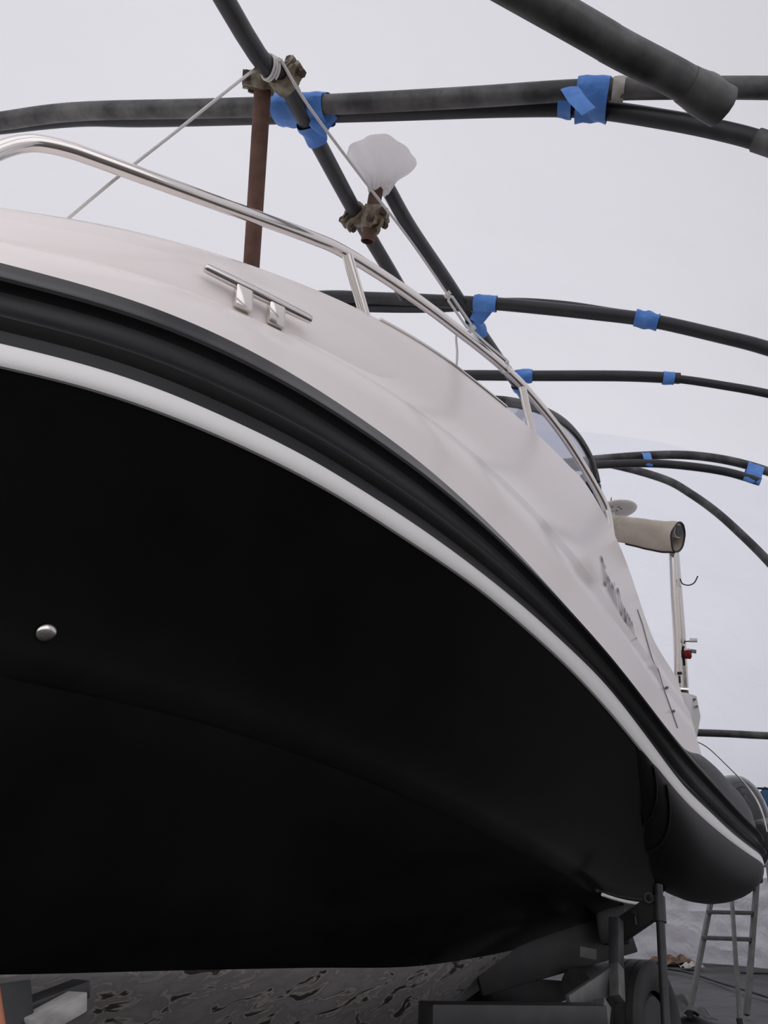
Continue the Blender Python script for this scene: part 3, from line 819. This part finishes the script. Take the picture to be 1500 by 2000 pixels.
# coaming the base is bolted to
mb = MB()
pl = [bx(1254, 1240, 4.7), bx(1290, 1300, 4.75), bx(1316, 1348, 4.8), bx(1356, 1360, 4.95), bx(1364, 1400, 4.95), bx(1356, 1445, 4.9), bx(1310, 1430, 4.7), bx(1262, 1370, 4.55)]
mb.poly(pl); mb.build('aft_coaming', 'white', boat, smooth=False, solid=.03)
for x, y in ((1303, 1343), (1316, 1389), (1328, 1401), (1337, 1406), (1344, 1403), (1357, 1366), (1361, 1380)):
    if x < 1350:
        l_ = HB-.08
        for _ in range(6):
            P_ = boat_coords(on_boat(x, y, l_)); l_ = side_l(P_[0], P_[2])
        P_ = W(*boat_coords(on_boat(x, y, l_+.003))); Q_ = W(*boat_coords(on_boat(x, y, l_+.014)))
        if x > 1322: P_, Q_ = bx(x, y, 4.43), bx(x, y, 4.41)
    else:
        P_, Q_ = bx(x, y, 4.92), bx(x, y, 4.90)
    MB().tube([P_, Q_], .0075, 8).build('bolt_head', 'dim', box)
MB().tube([bx(1279, 1284, 4.40), bx(1295, 1315, 4.45), bx(1315, 1355, 4.53)], .0035, 6).build('stay_wire', 'steel', boat)
MB().tube(catmull([bx(1357, 1428, 6.0), bx(1358, 1412, 6.0), bx(1357.5, 1404, 6.0), bx(1358.5, 1394, 6.0)], 4), .006, 6).build('flag_socket', 'darktrim', boat)
MB().tube(catmull([bx(1355, 1451, 5.4), bx(1362, 1449, 5.4), bx(1385, 1462, 5.4), bx(1420, 1495, 5.35), bx(1455, 1531, 5.3), bx(1478, 1562, 5.25), bx(1491, 1594, 5.2), bx(1498, 1625, 5.15)], 5), .0045, 8).build('stern_hand_rail', 'steel', boat)
# radar dome
mb = MB(); rc = at_range(1203, 995, 5.3); rows = []
for i in range(15):
    th = -math.pi/2+math.pi*i/14
    r = .14*(abs(math.cos(th))**.75); h = .025*math.sin(th)*(1.0 if th < 0 else .8)
    rows.append([rc+Vector((r*math.cos(q), r*math.sin(q), h)) for q in [2*math.pi*k/32 for k in range(32)]])
mb.grid(rows, close_v=True); dome_o = mb.build('antenna_dome', 'white', boat)
for q in range(6):
    c = rc+Vector((-.03+.045*math.cos(q*1.047), -.06+.03*math.sin(q*1.047), -.024))
    MB().tube([c, c-Vector((0, 0, .004))], .007, 6).build('vent_slot', 'dim', dome_o)
MB().tube([rc+Vector((-.03, 0, -.03)), rc+Vector((-.05, 0, -.30))], .02, 10).build('dome_stalk', 'white', dome_o)
MB().tube([at_range(1193, 986, 5.3), at_range(1194, 971, 5.3)], lambda s: .010-.008*s, 8).build('dome_aerial', 'dim', dome_o)

# ================================================================== SCAFFOLD POST, CLAMPS, SHEET
p_top, p_bot = at_range(516, 128, 2.90), at_range(491, 520, 2.74)
d = (p_bot-p_top).normalized(); p_bot = p_top
while True:                                              # down to the foredeck
    a_, l_, z_ = boat_coords(p_bot)
    if z_ <= ztop(a_)+.012 or p_bot.z < 1: break
    p_bot = p_bot+d*.005
post = MB().tube([p_top, p_top.lerp(p_bot, .5), p_bot], .0282, 20).build('scaffold_post', 'rust')
tag(post, 'rusty steel scaffold post standing on the foredeck behind the bow rail', 'post')

def half_coupler(root, c, ax, toward, r, wdt=.058):
    """a clamp collar round axis ax at c, opening and bolt toward the given side"""
    ax = ax.normalized(); u = toward-ax*toward.dot(ax); u.normalize(); v = ax.cross(u)
    mb = MB()
    rows = []
    for i in range(25):
        q = .35+(2*math.pi-.7)*i/24
        flare = .012*(1 if i in (0, 24) else 0)
        ring = []
        for h, dr in ((-.5, 0), (-.47, .010), (-.2, .012+.003*math.sin(q*5)), (.2, .012+.003*math.cos(q*4)), (.47, .010), (.5, 0)):
            w_ = wdt*(1+.18*math.sin(q*3))
            ring.append(c+ax*(h*w_)+(u*math.cos(q)+v*math.sin(q))*(r+dr+flare))
        rows.append(ring)
    mb.grid(rows)
    for s in (-1, 1):                                   # lugs
        e = c+(u*math.cos(.35*s)+v*math.sin(.35*s))*(r+.004)
        mb.box(e+u*.014+v*s*.004, u*.020, v*.006, ax*wdt*.36)
    o = mb.build('clamp_collar', 'clamp', root, solid=.004)
    b0 = c+u*(r+.022)
    mb = MB(); mb.tube([b0-v*.050, b0+v*.045], .0075, 8); mb.tube([b0+v*.026, b0+v*.044], .015, 6); mb.tube([b0-v*.046, b0-v*.030], .015, 6)
    mb.build('clamp_bolt', 'bolt', o, smooth=False)
    return o
def dir_at(path, q):
    i = min(range(1, len(path)-1), key=lambda k: (path[k]-q).length); return (path[i+1]-path[i-1]).normalized(), path[i]

def clamp_saddle(root, c1, c2):
    m_ = (c1+c2)/2; d = (c2-c1).normalized()
    MB().tube([c1.lerp(c2, .25), m_, c1.lerp(c2, .75)], .026, 10, wob=.006).build('clamp_saddle', 'clamp', root)

axA, qA = dir_at(ridgeA, at_range(558, 163, 2.84))
pc = at_range(513, 160, 2.885); axP = (p_bot-p_top).normalized()
cl1_ = empty('scaffold_clamp', pc); tag(cl1_, 'rusty swivel clamp at the head of the scaffold post', 'clamp', 'scaffold clamps')
half_coupler(cl1_, pc, axP, Vector((-1, -.2, .05)), .028)
half_coupler(cl1_, qA, axA, Vector((.9, -.1, .6)), .032)
clamp_saddle(cl1_, pc, qA)

s_top, s_bot = at_range(738, 352, 3.34), at_range(718, 472, 3.22)
stub = MB().tube([s_top, s_top.lerp(s_bot, .5), s_bot], .0262, 18, cap=False).build('scaffold_stub', 'rust', solid=.004)
tag(stub, 'short rusty scaffold tube hanging below the white sheet', 'post')
pc2 = at_range(727, 425, 3.27); axS = (s_bot-s_top).normalized()
axB, qB = dir_at(ridgeA, at_range(703, 430, 3.32))
cl2_ = empty('scaffold_clamp', pc2); tag(cl2_, 'rusty swivel clamp joining the short tube to the long pipe', 'clamp', 'scaffold clamps')
half_coupler(cl2_, pc2-axS*.012, axS, Vector((1, -.25, .1)), .0275)
half_coupler(cl2_, pc2+axS*.035, axS, Vector((.5, -.8, .1)), .0275, .04)
half_coupler(cl2_, qB, axB, Vector((-.8, -.2, -.6)), .032)
clamp_saddle(cl2_, pc2, qB)

# white sheet tied over the post head
mb = MB(); rows = []
ctr = [(736, 288, .004, 0), (736, 289, .05, 0), (737, 292, .09, .0), (738, 298, .115, 0), (739, 308, .121, 0), (741, 318, .112, .1), (743, 327, .098, .3), (745, 336, .082, .5), (745, 344, .068, .7), (744, 352, .058, .8), (743, 361, .050, .9), (741, 369, .044, 1), (739, 378, .036, 1)]
for i, (px_, py_, w_, rag) in enumerate(ctr):
    c = at_range(px_, py_, 3.29); row = []
    for k in range(40):
        q = 2*math.pi*k/40; cx, sx = math.cos(q), math.sin(q)
        pleat = 1+(.10*math.sin(q*4+1)+.06*math.sin(q*9))*min(1, i/4)
        ww_ = w_*pleat
        if cx > .5 and 4 <= i <= 7: ww_ *= 1.18
        row.append(c+Vector((ww_*cx, ww_*.72*sx, rag*.03*noise.noise(Vector((cx*2.5, sx*2.5, 2)))+(.02 if cx < -.6 and i in (4, 5) else 0))))
    rows.append(row)
mb.grid(rows, close_v=True)
sheet = mb.build('white_sheet', 'cloth', sub=1)
tag(sheet, 'white plastic sheet bundled over the head of the short scaffold tube', 'sheet')

# ================================================================== ROPES
def rope(pts, r, label, n=8):
    o = MB().tube(catmull(pts, n), r, 8).build('rope', 'rope'); tag(o, label, 'rope', 'white ropes'); return o
a0 = at_range(508, 128, 2.70)
rope([at_range(128, 431, 2.42), at_range(230, 346, 2.46), at_range(350, 252, 2.53), at_range(450, 172, 2.63), at_range(502, 132, 2.80)], .0047, 'white rope running down left from the post head to the foredeck')
ropeR = rope([at_range(548, 116, 2.78), at_range(600, 203, 2.82), at_range(700, 338, 2.95), at_range(800, 468, 3.25), at_range(876, 578, 3.52)], .0055, 'white rope stretched down right from the post head to the tensioner')
axc, qc = dir_at(ridgeA, at_range(530, 128, 2.78))
uu = Vector((0, 0, 1)); uu = (uu-axc*uu.dot(axc)).normalized(); vv = axc.cross(uu)
coil = [qc+axc*(.02*(q/(4*math.pi))-.008)+(uu*math.cos(q)+vv*math.sin(q))*.0365 for q in [5*math.pi*k/60 for k in range(61)]]
o = MB().tube(coil, .0042, 8).build('rope', 'rope'); tag(o, 'white rope coiled around the long pipe above the post head', 'rope', 'white ropes')
# tensioner
tb0, tb1 = at_range(874, 575, 3.50), at_range(921, 644, 3.66)
tn = empty('rope_tensioner', tb1); tag(tn, 'pale rope tensioner above the bow rail', 'tensioner')
dv = (tb1-tb0).normalized(); sd = Vector((1, 0, .55)); sd = (sd-dv*sd.dot(dv)).normalized()
for s in (-1, 1):
    MB().tube([tb0+dv*.012, tb0+dv*.03+sd*s*.012, tb1-dv*.03+sd*s*.013, tb1-dv*.01], .0075, 8, r2=.006).build('side_bar', 'rope', tn)
MB().tube([tb0-sd*.016, tb0+sd*.016], .010, 10, wob=.003).build('end_knot', 'rope', tn)
MB().tube([tb1-sd*.028, tb1+sd*.022], .012, 10, wob=.004).build('end_knot', 'rope', tn)
rj = W(*[boat_coords(on_boat(984, 716, HB-.14))[i] for i in range(3)])
rope([tb1, tb1.lerp(rj, .5)+Vector((.012, 0, .01)), rj+Vector((.016, -.01, .028)), rj+Vector((.005, -.03, 0)), rj+Vector((-.02, -.012, -.03))], .0055, 'white rope looped from the tensioner round the rail joint')
rope([tb1, tb1.lerp(rj, .4)-Vector((.015, 0, .01)), tb1.lerp(rj, .75)-Vector((.02, 0.01, .012)), rj+Vector((-.02, 0, -.012))], .005, 'white rope strand lying along the top of the bow rail')
rope([at_range(893, 640, 3.58), at_range(891, 662, 3.6), at_range(893, 690, 3.6), at_range(891, 725, 3.6)], .0055, 'short white rope end hanging under the bow rail')

# ================================================================== TRAILER
tr = empty('boat_trailer', W(2.5, 0, -CAMH)); tag(tr, 'dark steel boat trailer under the hull', 'trailer')
g0 = -CAMH
X = W(1, 0, 0)-W(0, 0, 0); Y = W(0, 1, 0)-W(0, 0, 0); Z = Vector((0, 0, 1))
for s in (1, -1):
    MB().beam(W(.2, s*.12, g0+.20), W(1.6, s*.50, g0+.20), .06, .10).build('draw_beam', 'frame', tr, bevel=.006)
    MB().beam(W(1.6, s*.50, g0+.20), W(4.6, s*.62, g0+.22), .06, .11).build('side_beam', 'frame', tr, bevel=.006)
for a_ in (1.6, 2.6, 3.35, 4.3):
    MB().beam(W(a_, -.62, g0+.21), W(a_, .62, g0+.21), .08, .08).build('cross_beam', 'frame', tr, bevel=.006)
WA = boat_coords(on_boat(1238, 1840, .74))[0]
for s in (1, -1):                                        # wheels
    wc_ = W(WA, s*.74, g0+.28); Rw, ww = .28, .08
    rows = []
    profw = [(-.72, .58), (-.95, .70), (-1.0, .84), (-.92, .95), (-.72, 1.0), (-.36, 1.005), (-.34, .985), (-.28, .985), (-.26, 1.005), (.26, 1.005), (.28, .985), (.34, .985), (.36, 1.005), (.72, 1.0), (.92, .95), (1.0, .84), (.95, .70), (.72, .58)]
    for k in range(48):
        q = 2*math.pi*k/48
        rows.append([wc_+Y*(w_*ww)+(X*math.cos(q)+Z*math.sin(q))*(r_*Rw) for w_, r_ in profw])
    mb = MB(); mb.grid(rows, close_u=True); wh = mb.build('tyre', 'tyre', tr)
    mb = MB(); mb.tube([wc_-Y*.06, wc_-Y*.02, wc_+Y*.03, wc_+Y*.05], lambda t_: .175-.05*abs(t_-.3), 28); mb.build('wheel_rim', 'frame', wh)
MB().beam(W(WA, -.7, g0+.27), W(WA, .7, g0+.27), .07, .07).build('axle', 'frame', tr, bevel=.006)
for s in (1, -1):
    MB().beam(W(2.3, s*.34, g0+.17), W(4.45, s*.40, g0+.30), .05, .22).build('keel_beam', 'frame', tr, bevel=.006)
MB().beam(W(4.3, -.62, g0+.30), W(4.3, .40, g0+.30), .06, .24).build('rear_board', 'frame', tr, bevel=.006)
MB().beam(at_range(930, 1902, 4.0), at_range(1228, 1818, 4.15), .08, .17).build('bunk_beam', 'frame', tr, bevel=.006)
MB().beam(at_range(1165, 1805, 4.0), at_range(1226, 1803, 4.0), .16, .16).build('bunk_block', 'frame', tr, bevel=.02)
# guide post by the tyre
pT, pB = at_range(1286, 1728, 3.72), at_range(1301, 2010, 3.62)
gp = MB().tube([pT, pT.lerp(pB, .5), pB], .018, 10).build('guide_post', 'frame', tr)
MB().tube([pT.lerp(pB, .09), pT.lerp(pB, .28)], .025, 10).build('post_sleeve', 'frame', gp)
MB().tube([pT.lerp(pB, .10)+Vector((-.045, 0, .0))+Vector((.018*math.cos(q), 0, .018*math.sin(q))) for q in [2*math.pi*k/12 for k in range(13)]], .005, 6).build('ring_bolt', 'frame', gp)
MB().beam(at_range(1283, 1768, 3.72), at_range(1205, 1822, 3.86), .04, .085).build('swing_arm', 'frame', tr, bevel=.004)
kb = MB().tube([at_range(1240, 1786, 3.76), at_range(1243, 1806, 3.76)], .008, 8).build('clamp_handle', 'frame', tr)
MB().tube([at_range(1236, 1780, 3.74), at_range(1243, 1786, 3.75)], .009, 8).build('handle_tip', 'frame', kb)
MB().tube([W(3.55, .60, g0+.47), W(3.95, .60, g0+.47)], .075, 16).build('bunk_roller', 'tyre', tr)
MB().beam(W(3.75, .60, g0+.22), W(3.75, .60, g0+.47), .06, .12, up=tuple(X)).build('roller_bracket', 'frame', tr, bevel=.004)
MB().beam(at_range(1203, 1795, 3.62), at_range(1204, 1892, 3.56), .045, .05, up=tuple(X)).build('jack_tube', 'frame', tr, bevel=.004)
MB().beam(at_range(1204, 1888, 3.55), at_range(1206, 1952, 3.48), .042, .05, up=tuple(X)).build('jack_sleeve', 'galv', tr, bevel=.004)
MB().beam(at_range(1196, 1912, 3.55), at_range(1112, 1970, 3.3), .02, .085).build('brace_plate', 'galv', tr, bevel=.003)
MB().beam(at_range(1176, 1960, 3.4), at_range(1168, 2030, 3.3), .05, .05, up=tuple(X)).build('frame_leg', 'galv', tr, bevel=.004)
MB().beam(at_range(830, 1990, 2.9), at_range(1170, 1990, 3.3), .10, .09).build('tool_box', 'frame', tr, bevel=.006)
MB().beam(at_range(1133, 1858, 3.9), at_range(1165, 1864, 3.9), .02, .04).build('number_plate', 'galv', tr)
# winch post and bow stop, forward under the bow
wp = MB().beam(at_range(16, 2140, 1.62), at_range(2, 1935, 1.66), .07, .07, up=tuple(X)).build('winch_post', 'frame', tr, bevel=.005)
MB().tube([at_range(-22, 1935, 1.5), at_range(-8, 2030, 1.5)], .016, 12).build('bow_roller', 'orange', wp)
MB().beam(at_range(52, 2010, 1.62), at_range(152, 1955, 1.70), .045, .032).build('winch_plate', 'paint_grey', wp, bevel=.003)
MB().beam(at_range(20, 1985, 1.68), at_range(160, 1930, 1.76), .05, .03).build('winch_arm', 'frame', wp, bevel=.003)

# ================================================================== LADDER AND CLUTTER
fl = on_ground(1371, 1872); fr_ = on_ground(1464, 1884)
lad = empty('step_ladder', fl); tag(lad, 'aluminium step ladder standing behind the stern', 'ladder')
def lad_pt(px, py, r): return at_range(px, py, r)
rr = (fl-Vector((0, 0, CAMH))).length
L0, L1 = at_range(1371, 1850, 7.55), at_range(1402, 1690, 7.85)
R0, R1 = at_range(1467, 1868, 7.4), at_range(1484, 1640, 7.8)
def ground_end(p, q):
    k = (p.z-0.015)/(q.z-p.z); return p-(q-p)*k
L0, R0 = ground_end(L0, L1), ground_end(R0, R1)
MB().beam(L0, L1, .03, .055, up=(0, 1, 0)).build('side_rail', 'alu', lad, bevel=.003)
MB().beam(R0, R1, .03, .055, up=(0, 1, 0)).build('side_rail', 'alu', lad, bevel=.003)
for y0, y1 in ((1831, 1834), (1781, 1783), (1732, 1733), (1683, 1684)):
    kL = min([i/200 for i in range(-40, 260)], key=lambda k: abs((L0+(L1-L0)*k-at_range(1380, y0, 7.65)).z))
    kR = min([i/200 for i in range(-40, 260)], key=lambda k: abs((R0+(R1-R0)*k-at_range(1475, y1, 7.55)).z))
    MB().beam(L0+(L1-L0)*kL, R0+(R1-R0)*kR, .09, .03).build('tread', 'alu', lad, bevel=.003)
B1, B0 = at_range(1425, 1690, 7.5), at_range(1439, 1905, 7.0)
B0 = ground_end(B0, B1)
MB().beam(B0, B1, .022, .035, up=(0, 1, 0)).build('rear_leg', 'alu', lad, bevel=.003)
C1 = R1+Vector((.05, -.1, -.05)); C0 = ground_end(at_range(1530, 1900, 7.0), at_range(1497, 1640, 7.5))
MB().beam(C0, at_range(1493, 1645, 7.55), .022, .035, up=(0, 1, 0)).build('rear_leg', 'alu', lad, bevel=.003)
MB().tube([B0+Vector((0, 0, -.012)), B0+Vector((0, 0, .03))], .022, 8).build('rubber_foot', 'darktrim', lad)
MB().beam(at_range(1484, 1690, 7.7), at_range(1520, 1692, 7.65), .05, .03).build('top_platform', 'alu', lad, bevel=.003)

def gp_(px, py, z=0.0): return on_ground(px, py, z)
p0, p1 = gp_(1362, 1852, .03), gp_(1470, 1856, .03)
o = MB().beam(p0, p1, .14, .11).build('timber_beam', 'wood', bevel=.006); tag(o, 'pale old timber beam lying behind the ladder feet', 'timber')
p0, p1 = gp_(1474, 1846, .03), gp_(1580, 1848, .03)
o = MB().beam(p0, p1, .14, .09).build('timber_beam', 'yellow', bevel=.006); tag(o, 'yellow painted bar at the right edge beside the ladder', 'timber')
# scraps
def scrap(px, py, sx, sy, m, label, cat, seed, h=.05, z=.02):
    c = gp_(px, py, z); rows = []
    for i in range(15):
        row = []
        for j in range(15):
            u, v = i/7-1, j/7-1; rr_ = 1-.25*noise.noise(Vector((u*1.4, v*1.4, seed)))
            zz = h*(.5+noise.noise(Vector((u*2.3, v*2.3, seed+5))))*max(0, 1-(u*u+v*v)*.45)
            row.append(c+Vector((u*sx*rr_, v*sy*rr_, max(-.005, zz))))
        rows.append(row)
    o = MB().grid(rows).build('ground_scrap', m, solid=.004); tag(o, label, cat); return o
scrap(1352, 1868, .28, .45, 'leaf', 'heap of brown scraps left of the ladder', 'scrap heap', 1, .14)
scrap(1316, 1880, .20, .35, 'leaf', 'reddish brown scraps beside the guide post', 'scrap heap', 4, .10)
scrap(1322, 1852, .35, .5, 'scrap', 'crumpled pale plastic lying against the far wall', 'plastic sheet', 9, .18)
scrap(1352, 1890, .12, .14, 'scrap', 'small pale rag in front of the brown scraps', 'rag', 12, .07)
scrap(1335, 1985, .16, .22, 'floor', 'dark crumpled bag beside the tyre', 'bag', 15, .14)
pts = [gp_(1240, 1885, .03), gp_(1310, 1893, .03), gp_(1350, 1901, .03), gp_(1400, 1917, .03), gp_(1450, 1932, .03), gp_(1505, 1949, .03), gp_(1580, 1975, .03)]
o = MB().tube(catmull(pts, 6), .012, 8).build('power_cable', 'cable'); tag(o, 'black cable lying across the dark tarpaulin', 'cable')
o = MB().tube(catmull([gp_(1446, 1900, .02), gp_(1480, 1901, .02), gp_(1560, 1902, .02)], 4), .010, 6).build('power_cable', 'cable'); tag(o, 'short black rod lying right of the ladder leg', 'cable')
# blue cover hanging at the right edge
hk0, hk1 = at_range(1465, 1539, 6.9), at_range(1560, 1543, 6.9)
o = MB().tube([hk0, hk1], .008, 8).build('hanging_line', 'cable'); tag(o, 'thin dark line stretched at the right edge beyond the stern', 'line')
MB().box(hk0, (.02, 0, 0), (0, .02, 0), (0, 0, .032)).build('line_clip', 'darktrim', o, bevel=.006)
c = at_range(1503, 1588, 6.9); rows = []
for i in range(13):
    th = -math.pi/2+math.pi*i/12
    rows.append([c+Vector((.085*math.cos(th)*math.cos(q), .07*math.cos(th)*math.sin(q), .185*math.sin(th)+.01*math.cos(q))) for q in [2*math.pi*k/20 for k in range(20)]])
fd = MB().grid(rows, close_v=True).build('boat_fender', 'blue'); tag(fd, 'blue rounded fender hanging at the right edge', 'fender')
MB().tube([c+Vector((0, 0, .18)), Vector((c.x, c.y, hk0.z))], .006, 6).build('fender_line', 'cable', fd)

for o in bpy.data.objects:
    if '_loc' in o: del o['_loc']
